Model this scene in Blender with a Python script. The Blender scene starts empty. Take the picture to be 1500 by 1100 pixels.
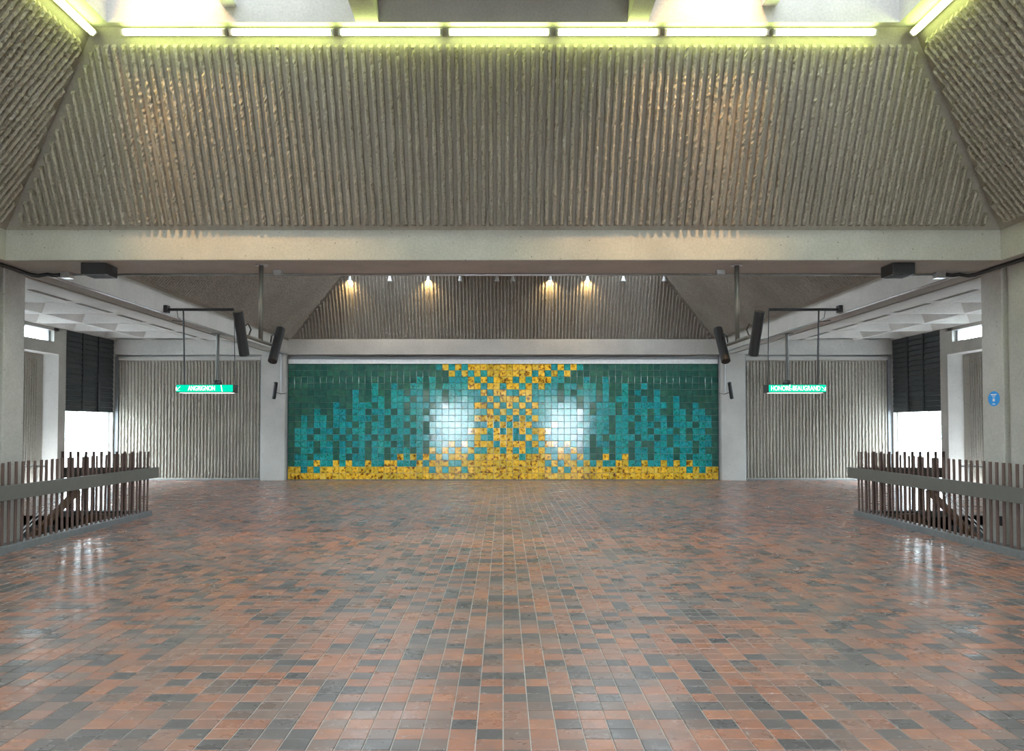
import bpy, math, random
import numpy as np
from mathutils import Vector, Matrix

random.seed(7)
rng = np.random.default_rng(11)
scene = bpy.context.scene
col = scene.collection

# ------------------------------------------------------------------ camera
F_PX = 1187.0
cam_d = bpy.data.cameras.new('camera')
cam_d.sensor_fit = 'HORIZONTAL'; cam_d.sensor_width = 36.0
cam_d.lens = F_PX / 1500 * 36.0
cam_d.shift_x = 13 / 1500.0
PITCH = 33.0 / F_PX
cam_d.shift_y = 39 / 1500.0
cam_d.clip_end = 400
cam = bpy.data.objects.new('camera', cam_d); col.objects.link(cam)
CAMZ = 1.725
cam.location = (0, 0, CAMZ)
cam.rotation_euler = (math.pi / 2 + PITCH, 0, 0)
scene.camera = cam

# ------------------------------------------------------------------ light of the day
world = bpy.data.worlds.new('overcast'); scene.world = world
world.use_nodes = True
bg = world.node_tree.nodes['Background']
bg.inputs[0].default_value = (0.84, 0.925, 1.0, 1)
bg.inputs[1].default_value = 26.0
scene.view_settings.view_transform = 'Standard'
scene.view_settings.look = 'None'
scene.view_settings.gamma = 1
scene.view_settings.use_curve_mapping = False
scene.view_settings.exposure = 0.56
scene.cycles.max_bounces = 10
scene.cycles.diffuse_bounces = 6
scene.cycles.glossy_bounces = 4
scene.cycles.transparent_max_bounces = 12
scene.cycles.sample_clamp_indirect = 6.0
scene.cycles.caustics_reflective = False
scene.cycles.caustics_refractive = False
scene.cycles.use_denoising = True

def portal(name, loc, rot, sx, sy):
    d = bpy.data.lights.new(name, 'AREA'); d.shape = 'RECTANGLE'; d.size = sx; d.size_y = sy
    d.cycles.is_portal = True
    o = bpy.data.objects.new(name, d); col.objects.link(o); o.location = loc; o.rotation_euler = rot
    return o

# ------------------------------------------------------------------ dimensions (metres, +Y away from the camera)
W = 6.7                       # half of a bay
YB1, YB2 = 10.85, 11.83       # cross beam
YF = 25.25                    # far wall
YR = -4.6                     # rear wall behind the camera
ZB, ZT = 3.935, 4.345         # underside and top of the beams
XS = 12.1                     # side walls
R1, R2 = 2.05, 2.22            # rise of ribbed part / of hood rim

# ------------------------------------------------------------------ helpers
class MB:
    def __init__(s):
        s.v = []; s.f = []; s.m = []
    def add(s, verts, faces, mat=0):
        n = len(s.v); s.v.extend([tuple(p) for p in verts])
        s.f.extend([tuple(i + n for i in q) for q in faces]); s.m.extend([mat] * len(faces))
    def box(s, x0, x1, y0, y1, z0, z1, mat=0):
        x0, x1 = min(x0, x1), max(x0, x1); y0, y1 = min(y0, y1), max(y0, y1); z0, z1 = min(z0, z1), max(z0, z1)
        s.add([(x0,y0,z0),(x1,y0,z0),(x1,y1,z0),(x0,y1,z0),(x0,y0,z1),(x1,y0,z1),(x1,y1,z1),(x0,y1,z1)],
              [(0,3,2,1),(4,5,6,7),(0,1,5,4),(1,2,6,5),(2,3,7,6),(3,0,4,7)], mat)
    def obox(s, c, ax, ay, az, mat=0):
        c = Vector(c); ax = Vector(ax); ay = Vector(ay); az = Vector(az)
        P = [c + i*ax + j*ay + k*az for k in (-1,1) for (i,j) in ((-1,-1),(1,-1),(1,1),(-1,1))]
        s.add(P, [(0,3,2,1),(4,5,6,7),(0,1,5,4),(1,2,6,5),(2,3,7,6),(3,0,4,7)], mat)
    def bar(s, a, b, w, h, mat=0, up=(0,0,1)):
        a = Vector(a); b = Vector(b); d = (b - a)
        L = d.length; d.normalize(); u = Vector(up)
        if abs(d.dot(u)) > .98: u = Vector((0,1,0))
        sx = d.cross(u).normalized(); sz = sx.cross(d)
        s.obox((a+b)/2, d*L/2, sx*w/2, sz*h/2, mat)
    def tube(s, pts, r, n=10, cap=True, mat=0):
        pts = [Vector(p) for p in pts]
        rs = r if isinstance(r, (list, tuple)) else [r]*len(pts)
        rings = []
        prev = None
        for i, p in enumerate(pts):
            d = (pts[min(i+1, len(pts)-1)] - pts[max(i-1, 0)]).normalized()
            if prev is None:
                u = Vector((0,0,1)) if abs(d.z) < .9 else Vector((0,1,0))
                sx = d.cross(u).normalized()
            else:
                sx = (prev - d*prev.dot(d)).normalized()
            prev = sx; sy = d.cross(sx)
            rings.append([p + rs[i]*(math.cos(2*math.pi*k/n)*sx + math.sin(2*math.pi*k/n)*sy) for k in range(n)])
        V = [q for R in rings for q in R]; Fs = []
        for i in range(len(pts)-1):
            for k in range(n):
                a = i*n+k; b = i*n+(k+1) % n
                Fs.append((a, b, b+n, a+n))
        if cap:
            Fs.append(tuple(reversed(range(n)))); Fs.append(tuple(range((len(pts)-1)*n, len(pts)*n)))
        s.add(V, Fs, mat)
    def quad(s, a, b, c, d, mat=0):
        s.add([a,b,c,d], [(0,1,2,3)], mat)
    def mesh(s, name, mats, smooth=False):
        me = bpy.data.meshes.new(name); me.from_pydata(s.v, [], s.f)
        for m in (mats if isinstance(mats, (list, tuple)) else [mats]): me.materials.append(m)
        me.polygons.foreach_set('material_index', s.m)
        if smooth: me.polygons.foreach_set('use_smooth', [True]*len(s.f))
        me.update(); return me
    def build(s, name, mats, parent=None, smooth=False):
        return link(name, s.mesh(name, mats, smooth), parent)

def link(name, me, parent=None):
    o = bpy.data.objects.new(name, me); col.objects.link(o)
    if parent is not None:
        o.parent = parent
        bpy_inv = parent.get('_w')
        o.matrix_parent_inverse = Matrix.Translation(-Vector(parent.location)) if parent.type == 'EMPTY' else Matrix.Identity(4)
    return o
def tag(o, label, cat, group=None, kind=None):
    o['label'] = label
    if cat: o['category'] = cat
    if group: o['group'] = group
    if kind: o['kind'] = kind
    return o
def thing(name, loc, label, cat, group=None, kind=None):
    o = bpy.data.objects.new(name, None); col.objects.link(o); o.location = loc; o.empty_display_size = .1
    return tag(o, label, cat, group, kind)
def bevel(o, w=.006, seg=2):
    m = o.modifiers.new('bevel', 'BEVEL'); m.width = w; m.segments = seg; m.limit_method = 'ANGLE'; return o

# ------------------------------------------------------------------ materials
def new_mat(name):
    m = bpy.data.materials.new(name); m.use_nodes = True
    nt = m.node_tree; nt.nodes.clear()
    out = nt.nodes.new('ShaderNodeOutputMaterial'); b = nt.nodes.new('ShaderNodeBsdfPrincipled')
    nt.links.new(b.outputs[0], out.inputs[0])
    return m, nt, b, out
def N(nt, t, **kw):
    n = nt.nodes.new(t)
    for k, v in kw.items():
        if k.startswith('i_'):
            key = k[2:]
            n.inputs[int(key) if key.isdigit() else key.replace('_', ' ')].default_value = v
        else: setattr(n, k, v)
    return n
def ramp(nt, src, stops, interp='LINEAR'):
    r = nt.nodes.new('ShaderNodeValToRGB'); r.color_ramp.interpolation = interp
    e = r.color_ramp.elements
    while len(e) < len(stops): e.new(.5)
    for i, (p, c) in enumerate(stops):
        e[i].position = p; e[i].color = (c[0], c[1], c[2], 1) if len(c) == 3 else c
    nt.links.new(src, r.inputs[0]); return r
def pos(nt):
    return nt.nodes.new('ShaderNodeNewGeometry').outputs['Position']
def noise(nt, vec, scale, detail=4, rough=.55, dist=0):
    n = N(nt, 'ShaderNodeTexNoise', i_Scale=scale, i_Detail=detail, i_Roughness=rough, i_Distortion=dist)
    nt.links.new(vec, n.inputs['Vector']); return n
def mixc(nt, a, b, fac, mode='MIX'):
    m = nt.nodes.new('ShaderNodeMix'); m.data_type = 'RGBA'; m.blend_type = mode
    for idx, v in ((6, a), (7, b), (0, fac)):
        if isinstance(v, (int, float)): m.inputs[idx].default_value = v
        elif isinstance(v, tuple): m.inputs[idx].default_value = (v[0], v[1], v[2], 1)
        else: nt.links.new(v, m.inputs[idx])
    return m.outputs[2]
def bump(nt, b, h, strength, dist):
    n = N(nt, 'ShaderNodeBump', i_Strength=strength, i_Distance=dist)
    nt.links.new(h, n.inputs['Height']); nt.links.new(n.outputs[0], b.inputs['Normal'])

def concrete(name, c0, c1, pits=True, rough=.8):
    m, nt, b, _ = new_mat(name); p = pos(nt)
    n1 = noise(nt, p, 1.1, 5, .6); n2 = noise(nt, p, 34, 3, .6)
    r = ramp(nt, n1.outputs[0], [(.3, c0), (.7, c1)])
    c = mixc(nt, r.outputs[0], (.5, .5, .5), .12, 'OVERLAY')
    r2 = ramp(nt, n2.outputs[0], [(.35, (.86, .86, .86)), (.65, (1, 1, 1))])
    c = mixc(nt, c, r2.outputs[0], 1.0, 'MULTIPLY')
    if pits:
        v = N(nt, 'ShaderNodeTexVoronoi', i_Scale=7.0); nt.links.new(p, v.inputs['Vector'])
        r3 = ramp(nt, v.outputs['Distance'], [(.045, (.38, .37, .36)), (.075, (1, 1, 1))])
        c = mixc(nt, c, r3.outputs[0], 1.0, 'MULTIPLY')
    nt.links.new(c, b.inputs['Base Color'])
    b.inputs['Roughness'].default_value = rough
    bump(nt, b, n2.outputs[0], .25, .006)
    return m
def aggregate(name, c0, c1, scale=42):
    m, nt, b, _ = new_mat(name); p = pos(nt)
    n1 = noise(nt, p, .8, 4, .6); n2 = noise(nt, p, scale, 4, .7); n3 = noise(nt, p, scale*2.3, 2, .6)
    r = ramp(nt, n1.outputs[0], [(.3, c0), (.7, c1)])
    r2 = ramp(nt, n2.outputs[0], [(.33, (.45, .44, .43)), (.46, (.92, .92, .92)), (.62, (1, 1, 1)), (.74, (1.25, 1.22, 1.15))])
    c = mixc(nt, r.outputs[0], r2.outputs[0], 1.0, 'MULTIPLY')
    nt.links.new(c, b.inputs['Base Color']); b.inputs['Roughness'].default_value = .85
    bump(nt, b, n3.outputs[0], .6, .01)
    return m
def plain(name, c, rough=.5, metal=0.0, var=.12, scale=12, spec=None):
    m, nt, b, _ = new_mat(name); p = pos(nt)
    n1 = noise(nt, p, scale, 4, .6)
    lo = tuple(x*(1-var) for x in c); hi = tuple(min(1, x*(1+var)) for x in c)
    r = ramp(nt, n1.outputs[0], [(.3, lo), (.7, hi)])
    nt.links.new(r.outputs[0], b.inputs['Base Color'])
    b.inputs['Roughness'].default_value = rough; b.inputs['Metallic'].default_value = metal
    return m
def emis(name, c, s):
    m, nt, b, out = new_mat(name)
    nt.nodes.remove(b); e = N(nt, 'ShaderNodeEmission'); e.inputs[0].default_value = (*c, 1); e.inputs[1].default_value = s
    nt.links.new(e.outputs[0], out.inputs[0]); return m
def glass(name, tint=(.93, .97, .98)):
    m, nt, b, out = new_mat(name); nt.nodes.remove(b)
    t = N(nt, 'ShaderNodeBsdfTransparent'); t.inputs[0].default_value = (*tint, 1)
    g = N(nt, 'ShaderNodeBsdfGlossy'); g.inputs['Roughness'].default_value = .02
    mx = N(nt, 'ShaderNodeMixShader'); mx.inputs[0].default_value = .06
    nt.links.new(t.outputs[0], mx.inputs[1]); nt.links.new(g.outputs[0], mx.inputs[2]); nt.links.new(mx.outputs[0], out.inputs[0])
    return m
def wood(name, c0, c1, rough=.5):
    m, nt, b, _ = new_mat(name); p = pos(nt)
    mp = N(nt, 'ShaderNodeMapping'); mp.inputs['Scale'].default_value = (9, 9, 1.2); nt.links.new(p, mp.inputs[0])
    n1 = noise(nt, mp.outputs[0], 5, 4, .6, 1.0)
    r = ramp(nt, n1.outputs[0], [(.3, c0), (.7, c1)])
    nt.links.new(r.outputs[0], b.inputs['Base Color']); b.inputs['Roughness'].default_value = rough
    return m

M_CON = concrete('cast_concrete', (.41, .40, .375), (.53, .52, .485))
M_COL = concrete('column_concrete', (.41, .40, .375), (.53, .52, .485))
M_RIB = aggregate('hammered_ribbed_concrete', (.30, .275, .235), (.39, .36, .31))
M_BAND = concrete('smooth_ceiling_concrete', (.30, .275, .235), (.38, .355, .305), pits=False)
M_SOFFIT = concrete('soffit_concrete', (.41, .40, .375), (.53, .52, .485), pits=False)
M_COFFER = concrete('coffer_concrete', (.41, .40, .375), (.53, .52, .485), pits=False)
M_GROUT = plain('pale_grout', (.52, .50, .48), .8)
M_BLACK = plain('black_plastic', (.018, .019, .022), .45)
M_SPK = plain('charcoal_speaker_shell', (.012, .012, .014), .6)
M_SPKCAP = plain('grey_speaker_cap', (.35, .35, .35), .5)
M_GREYMET = plain('grey_painted_steel', (.15, .15, .14), .42, .3, .06)
M_CURB = plain('grey_curb', (.15, .16, .165), .5, 0, .15)
M_GALV = plain('galvanised_steel', (.55, .56, .57), .3, .8)
M_PALEMET = plain('pale_enamel', (.72, .74, .74), .4)
M_PICKET = wood('brown_picket_wood', (.085, .05, .042), (.15, .095, .08))
M_RAILWOOD = wood('dark_handrail_wood', (.07, .035, .018), (.14, .072, .035), .4)
M_SIDING = wood('dark_siding_wood', (.022, .027, .031), (.042, .048, .053), .6)
M_GLASS = glass('clear_glass')
M_MILKY = glass('milky_skylight_acrylic', (.20, .20, .20))
M_FRAME = plain('grey_window_frame', (.20, .21, .22), .5)
M_GROUND = plain('pale_outside_paving', (.62, .62, .62), .9)
M_TUBE = emis('fluorescent_glow', (.82, 1.0, .30), 12)
M_SPOTGLOW = emis('halogen_glow', (1.0, .72, .32), 40)
M_SIGNGREEN = emis('sign_green_glow', (.0, .62, .37), 1.0)
M_SIGNWHITE = emis('sign_white_glow', (.9, 1.0, .95), 1.6)
M_SIGNUNDER = emis('sign_underside_glow', (.95, 1.0, .9), 2.0)
M_BLUE = plain('blue_sticker', (.02, .30, .78), .5, 0, .03)
M_WHITE = plain('white_print', (.85, .87, .88), .6, 0, .02)

# mosaic glazes ------------------------------------------------------------
TILE = 0.2
def glaze(name, kind):
    m, nt, b, _ = new_mat(name); p = pos(nt)
    mp = N(nt, 'ShaderNodeMapping'); mp.inputs['Location'].default_value = (100.5*TILE + 0.0, 0, 10*TILE - .02)
    mp.inputs['Scale'].default_value = (1, 0, 1); nt.links.new(p, mp.inputs[0])
    sc = N(nt, 'ShaderNodeVectorMath', operation='SCALE'); sc.inputs['Scale'].default_value = 1/TILE
    nt.links.new(mp.outputs[0], sc.inputs[0])
    fl = N(nt, 'ShaderNodeVectorMath', operation='FLOOR'); nt.links.new(sc.outputs[0], fl.inputs[0])
    wn = N(nt, 'ShaderNodeTexWhiteNoise'); nt.links.new(fl.outputs[0], wn.inputs['Vector'])
    off = N(nt, 'ShaderNodeVectorMath', operation='SCALE'); off.inputs['Scale'].default_value = 17.0
    nt.links.new(wn.outputs['Color'], off.inputs[0])
    ad = N(nt, 'ShaderNodeVectorMath', operation='ADD'); nt.links.new(p, ad.inputs[0]); nt.links.new(off.outputs[0], ad.inputs[1])
    if kind == 'Y':
        n1 = noise(nt, ad.outputs[0], 11, 2, .5, .5)
        r = ramp(nt, n1.outputs[0], [(.29, (.11, .04, .004)), (.38, (.26, .10, .008)), (.43, (.66, .36, .018)), (.54, (.84, .52, .04)), (.70, (.90, .64, .12))])
    elif kind == 'T':
        n1 = noise(nt, ad.outputs[0], 13, 3, .6, 1.2)
        r = ramp(nt, n1.outputs[0], [(.33, (.003, .085, .062)), (.43, (.008, .23, .20)), (.53, (.016, .33, .35)), (.66, (.05, .39, .46)), (.78, (.09, .46, .44))])
    else:
        n1 = noise(nt, ad.outputs[0], 7, 3, .5)
        r = ramp(nt, n1.outputs[0], [(.3, (.018, .085, .066)), (.55, (.03, .125, .092)), (.75, (.045, .16, .105))])
    hv = ramp(nt, wn.outputs['Value'], [(0, (.72, .80, .86)), (.5, (1, 1, 1)), (1, (1.12, 1.08, .95))])
    c = mixc(nt, r.outputs[0], hv.outputs[0], 1.0, 'MULTIPLY')
    nt.links.new(c, b.inputs['Base Color'])
    b.inputs['Roughness'].default_value = .05; b.inputs['Specular IOR Level'].default_value = .5; b.inputs['IOR'].default_value = 1.52
    n2 = noise(nt, ad.outputs[0], {'Y': 10, 'T': 27, 'D': 7}[kind], 2, .5)
    bump(nt, b, n2.outputs[0], {'Y': .03, 'T': .055, 'D': .02}[kind], .02)
    return m
M_TILE = {'Y': glaze('ochre_glaze', 'Y'), 'T': glaze('turquoise_glaze', 'T'), 'D': glaze('dark_green_glaze', 'D')}

# floor tile ---------------------------------------------------------------
FP = 0.15
def floor_mat():
    m, nt, b, _ = new_mat('quarry_tile'); p = pos(nt)
    mp = N(nt, 'ShaderNodeMapping'); mp.inputs['Location'].default_value = (300*FP, 300*FP, 0); mp.inputs['Scale'].default_value = (1, 1, 0)
    nt.links.new(p, mp.inputs[0])
    sc = N(nt, 'ShaderNodeVectorMath', operation='SCALE'); sc.inputs['Scale'].default_value = 1/FP; nt.links.new(mp.outputs[0], sc.inputs[0])
    fl = N(nt, 'ShaderNodeVectorMath', operation='FLOOR'); nt.links.new(sc.outputs[0], fl.inputs[0])
    wn = N(nt, 'ShaderNodeTexWhiteNoise'); nt.links.new(fl.outputs[0], wn.inputs['Vector'])
    base = ramp(nt, wn.outputs['Value'], [(0, (.085, .08, .082)), (.12, (.115, .10, .098)), (.26, (.18, .12, .10)), (.40, (.29, .15, .108)),
                                           (.55, (.345, .145, .088)), (.70, (.31, .15, .105)), (.82, (.38, .165, .095)), (.92, (.235, .15, .12))], 'CONSTANT')
    off = N(nt, 'ShaderNodeVectorMath', operation='SCALE'); off.inputs['Scale'].default_value = 9.0; nt.links.new(wn.outputs['Color'], off.inputs[0])
    ad = N(nt, 'ShaderNodeVectorMath', operation='ADD'); nt.links.new(p, ad.inputs[0]); nt.links.new(off.outputs[0], ad.inputs[1])
    n1 = noise(nt, ad.outputs[0], 8, 4, .6)
    c = mixc(nt, base.outputs[0], (.118, .112, .112), ramp(nt, n1.outputs[0], [(.42, (0, 0, 0)), (.80, (.55, .55, .55))]).outputs[0])
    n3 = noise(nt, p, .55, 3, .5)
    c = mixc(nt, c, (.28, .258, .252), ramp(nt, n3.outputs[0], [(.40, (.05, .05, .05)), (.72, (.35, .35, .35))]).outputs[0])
    n2 = noise(nt, p, 20, 5, .72, .4)
    c = mixc(nt, c, (.52, .50, .49), ramp(nt, n2.outputs[0], [(.60, (0, 0, 0)), (.72, (.6, .6, .6))]).outputs[0])
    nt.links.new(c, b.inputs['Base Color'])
    rr = ramp(nt, noise(nt, p, 3.0, 4, .6).outputs[0], [(.3, (.20, .20, .20)), (.7, (.42, .42, .42))])
    nt.links.new(rr.outputs[0], b.inputs['Roughness']); b.inputs['Specular IOR Level'].default_value = .4
    bump(nt, b, n1.outputs[0], .05, .006)
    return m
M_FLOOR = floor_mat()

# ------------------------------------------------------------------ floor
WX0, WX1, WY0, WY1 = 6.82, 11.9, 5.6, 15.42     # stairwell openings
fb = MB()
fb.box(-WX0, WX0, YR, YF + .1, -.3, -.006)
for s in (-1, 1):
    fb.box(s*WX0, s*(XS+.05), WY1, YF + .1, -.3, -.006)
    fb.box(s*WX0, s*(XS+.05), YR, WY0, -.3, -.006)
    fb.box(s*WX1, s*(XS+.05), WY0, WY1, -.3, -.006)
floor = fb.build('floor', M_GROUT)
tag(floor, 'brown and grey square quarry tile floor with pale joints', 'floor', kind='structure')
def px_of(x, y, z):
    yy = F_PX*(CAMZ - z)/y
    return 737 + F_PX*x/y, 622 + yy
cells = []
g = .006
for j in range(math.floor(YR/FP), math.ceil(YF/FP)):
    y0 = j*FP
    if y0 < YR or y0 + FP > YF + .02: continue
    for i in range(math.floor(-XS/FP), math.ceil(XS/FP)):
        x0 = i*FP
        if x0 < -XS or x0 + FP > XS: continue
        ax = max(abs(x0), abs(x0+FP))
        if ax > WX0 and min(abs(x0), abs(x0+FP)) < WX1 + FP and y0 + FP > WY0 - .02 and y0 < WY1: continue
        cells.append((x0, y0))
def in_view(c):
    x, y = px_of(c[0]+FP/2, max(.1, c[1]+FP/2), 0); return c[1] > 3.9 and -10 < x < 1510 and y < 1100
seen = sorted([c for c in cells if in_view(c)], key=lambda c: (c[1], abs(c[0])))
near = set(seen[:300])
def tile_geo(x0, y0, dz):
    a = g*.5; e = .003
    return [(x0+a, y0+a, -.008), (x0+FP-a, y0+a, -.008), (x0+FP-a, y0+FP-a, -.008), (x0+a, y0+FP-a, -.008),
            (x0+a, y0+a, dz-e), (x0+FP-a, y0+a, dz-e), (x0+FP-a, y0+FP-a, dz-e), (x0+a, y0+FP-a, dz-e),
            (x0+a+e, y0+a+e, dz), (x0+FP-a-e, y0+a+e, dz), (x0+FP-a-e, y0+FP-a-e, dz), (x0+a+e, y0+FP-a-e, dz)]
TF = [(8,9,10,11)] + [(k, (k+1) % 4, 4+(k+1) % 4, 4+k) for k in range(4)] + [(4+k, 4+(k+1) % 4, 8+(k+1) % 4, 8+k) for k in range(4)]
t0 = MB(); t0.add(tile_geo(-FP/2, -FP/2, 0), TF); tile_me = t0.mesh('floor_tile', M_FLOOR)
for c in seen[:300]:
    o = link('tile', tile_me, floor); o.location = (c[0]+FP/2, c[1]+FP/2, rng.uniform(-.0012, .0012))
rest = [c for c in cells if c not in near]
V = []; Fc = []
TFa = np.array(TF)
base_t = np.array(tile_geo(0, 0, 0))
dz = rng.uniform(-.0012, .0012, len(rest))
tx = rng.uniform(-.004, .004, (len(rest), 2))
R = np.array(rest)
Va = np.repeat(base_t[None], len(rest), 0)
up = np.zeros(12); up[4:] = 1
Va[:, :, 2] += up*(dz[:, None] + tx[:, :1]*(Va[:, :, 0]-FP/2) + tx[:, 1:]*(Va[:, :, 1]-FP/2))
Va[:, :, 0] += R[:, :1]; Va[:, :, 1] += R[:, 1:]
Fa = (TFa[None] + 12*np.arange(len(rest))[:, None, None]).reshape(-1, 4)
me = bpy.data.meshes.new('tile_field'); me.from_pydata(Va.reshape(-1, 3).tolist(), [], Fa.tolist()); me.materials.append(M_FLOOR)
o = link('tile_field', me, floor); o['kind'] = 'stuff'

# ------------------------------------------------------------------ ribbed panels
def ribs_into(mb, P0, U, Vd, Nn, spans, mat=0, step=.032, h=.062, bw=.062, tw=.044, jit=1.0):
    """spans: list of (u, v0, v1) - a fractured rib on a plane P0 + u U + v V, standing out along N"""
    P0 = np.array(P0, float); U = np.array(U, float); Vd = np.array(Vd, float); Nn = np.array(Nn, float)
    for (u, v0, v1) in spans:
        if v1 - v0 < .06: continue
        n = max(2, int((v1-v0)/step)+1)
        v = np.linspace(v0, v1, n)
        wob = np.cumsum(rng.normal(0, .0005, n))*jit
        jl = rng.normal(0, .0036, (n, 2))*jit; jh = rng.normal(0, .0042, (n, 3))*jit
        du = np.stack([np.full(n, -bw/2), -tw/2+jl[:, 0], jl.sum(1)*.5, tw/2+jl[:, 1], np.full(n, bw/2)], 1) + wob[:, None]
        hh = np.stack([np.full(n, -.002), h*.85+jh[:, 0], h*1.05+jh[:, 1], h*.85+jh[:, 2], np.full(n, -.002)], 1)
        hh[0, 1:4] *= .1; hh[-1, 1:4] *= .1
        P = P0 + (u+du)[..., None]*U + v[:, None, None]*Vd + hh[..., None]*Nn
        b = len(mb.v); mb.v.extend(map(tuple, P.reshape(-1, 3)))
        for i in range(n-1):
            for k in range(4):
                a = b+i*5+k
                mb.f.append((a, a+1, a+6, a+5)); mb.m.append(mat)
PIT = 2*W/128

def hood(yc, a, b, name, label, ysign_plain, side_from):
    root = thing(name, (0, yc, ZT), label, 'ceiling', kind='structure')
    def slope_panel(axis, sgn, slope_own, slope_oth, ribbed, umin=None):
        # axis 'y': panel along x at Y = yc + sgn*W ; axis 'x': panel along Y at x = sgn*W
        L = math.hypot(1/slope_own, 1.0)
        if axis == 'y':
            P0 = Vector((0, yc+sgn*W, ZT)); U = Vector((1, 0, 0)); Vd = Vector((0, -sgn/slope_own, 1))/L
            Nn = Vector((0, -sgn, -1/slope_own)).normalized()
        else:
            P0 = Vector((sgn*W, yc, ZT)); U = Vector((0, 1, 0)); Vd = Vector((-sgn/slope_own, 0, 1))/L
            Nn = Vector((-sgn, 0, -1/slope_own)).normalized()
        m = MB()
        h2 = W - R2/slope_oth
        q = [P0-U*W, P0+U*W, P0+U*h2+Vd*(R2*L), P0-U*h2+Vd*(R2*L)]
        m.add(q, [(0, 1, 2, 3)], 1)
        # smooth border strips stand slightly proud at the crease
        if ribbed:
            sp = []
            for k in range(128):
                u = -W + (k+.5)*PIT
                if umin is not None and u < umin: continue
                r1 = min(R1, (W-abs(u)-.10)*slope_oth)
                if r1 > .12: sp.append((u, .05*L, r1*L))
            m2 = m
            ribs_into(m2, P0, U, Vd, Nn, sp, 0)
        o = m.build('ribbed_panel' if ribbed else 'sloped_panel', [M_RIB, M_BAND], root)
        return o
    slope_panel('y', 1, b, a, True)
    slope_panel('y', -1, b, a, False)
    slope_panel('x', -1, a, b, True, side_from-yc)
    slope_panel('x', 1, a, b, True, side_from-yc)
    return root

NYC = YB1 - W; NA, NB = 1.3, 2.0
FYC = YF - W; FA_, FB_ = 1.05, 2.0
near_hood = hood(NYC, NA, NB, 'ceiling', 'sloping hood of ribbed concrete panels rimmed with fluorescent tubes', -1, 2.0)
far_hood = hood(FYC, FA_, FB_, 'ceiling', 'sloping hood of ribbed concrete panels above the tile mural', -1, FYC-W)

# skylight coffers on top of each hood
def skylights(root, yc, a, b, tall):
    ZL = ZT + R2
    hx = W - R2/a; hy = W - R2/b
    m = MB(); mbg = MB(); dk = MB()
    led = .12
    xi = 4.77 if root is near_hood else hx - led
    colx = [(-xi, -1.77), (-1.5, 1.5), (1.74, xi)]
    n = 3; rib = .35; ln = (2*(hy-led) - (n-1)*rib)/n
    rows = [(yc-(hy-led)+k*(ln+rib), yc-(hy-led)+k*(ln+rib)+ln) for k in range(n)]
    xs = [-hx, -xi, -1.77, -1.5, 1.5, 1.74, xi, hx]
    ys = [yc-hy] + [v for r in rows for v in r] + [yc+hy]
    for i in range(len(xs)-1):
        for j in range(len(ys)-1):
            if i % 2 == 1 and j % 2 == 1: continue
            m.quad((xs[i], ys[j], ZL), (xs[i], ys[j+1], ZL), (xs[i+1], ys[j+1], ZL), (xs[i+1], ys[j], ZL))
    H = tall
    panes = []
    for ci, (x0, x1) in enumerate(colx):
        lean0 = .35*H if ci == 2 else 0.0
        lean1 = -.35*H if ci == 0 else 0.0
        for (y0, y1) in rows:
            t = mbg if ci != 1 else dk
            A = [(x0, y0, ZL), (x1, y0, ZL), (x1, y1, ZL), (x0, y1, ZL)]
            B = [(x0+lean0, y0, ZL+H), (x1+lean1, y0, ZL+H), (x1+lean1, y1, ZL+H), (x0+lean0, y1, ZL+H)]
            for k in range(4):
                t.quad(A[k], A[(k+1) % 4], B[(k+1) % 4], B[k])
            if ci == 1: t.quad(*B)
            else: panes.append(B)
    m.build('rim_slab', M_SOFFIT, root)
    mbg.build('skylight_shaft', M_COFFER, root)
    dk.build('ceiling_coffer', M_SOFFIT, root)
    pm = None
    for k, B in enumerate(panes):
        p = MB(); p.quad(*B); sh = p.build('pane', M_MILKY, root)
        cx = sum(v[0] for v in B)/4; cy = sum(v[1] for v in B)/4
        portal('skylight_offscreen', (cx, cy, B[0][2]-.02), (0, 0, 0), abs(B[1][0]-B[0][0]), abs(B[2][1]-B[1][1]))
    return rows, colx
near_rows, near_cols = skylights(near_hood, NYC, NA, NB, 1.5)
far_rows, far_cols = skylights(far_hood, FYC, FA_, FB_, .8)

# ------------------------------------------------------------------ beams, columns
m = MB(); m.box(-7.9, 7.9, YB1, YB2, ZB, ZT+.02)
cb = m.build('beam', [M_CON]); bevel(cb, .012)
tag(cb, 'long cream concrete cross beam below the ribbed hood', 'beam', kind='structure')
m = MB(); m.box(-XS, XS, YF-.12, YF+.3, 3.90, ZT+.04)
fbm = m.build('beam', M_CON); bevel(fbm, .012); tag(fbm, 'grey concrete beam running above the tile mural', 'beam', kind='structure')
for s, w in ((-1, 'far from'), (1, 'beside')):
    m = MB()
    pr = [(W, ZB), (7.09, ZB), (7.09, ZB+.14), (7.16, ZB+.14), (7.16, ZB), (7.2, ZB), (7.2, ZT+.03), (W, ZT+.03)]; L8 = len(pr)
    m.add([(s*p[0], YB2, p[1]) for p in pr] + [(s*p[0], YF-.12, p[1]) for p in pr],
          [tuple(range(L8)), tuple(reversed(range(L8, 2*L8)))] + [(k, (k+1) % L8, L8+(k+1) % L8, L8+k) for k in range(L8)])
    o = m.build('beam', M_CON)
    tag(o, 'lengthwise concrete beam over the wooden railing, %s the blue oval sticker' % w, 'beam', kind='structure')
    m = MB(); m.box(s*W, s*7.2, YR, YB1, ZB, ZT+.03)
    o = m.build('beam', M_CON); tag(o, 'lengthwise concrete beam of the nearer bay, %s the blue oval sticker' % w, 'beam', kind='structure')
m = MB(); m.box(-7.9, 7.9, NYC-W-.9, NYC-W, ZB, ZT+.02)
o = m.build('beam', M_CON); tag(o, 'concrete cross beam over the rear glass doors', 'beam', kind='structure')

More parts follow.
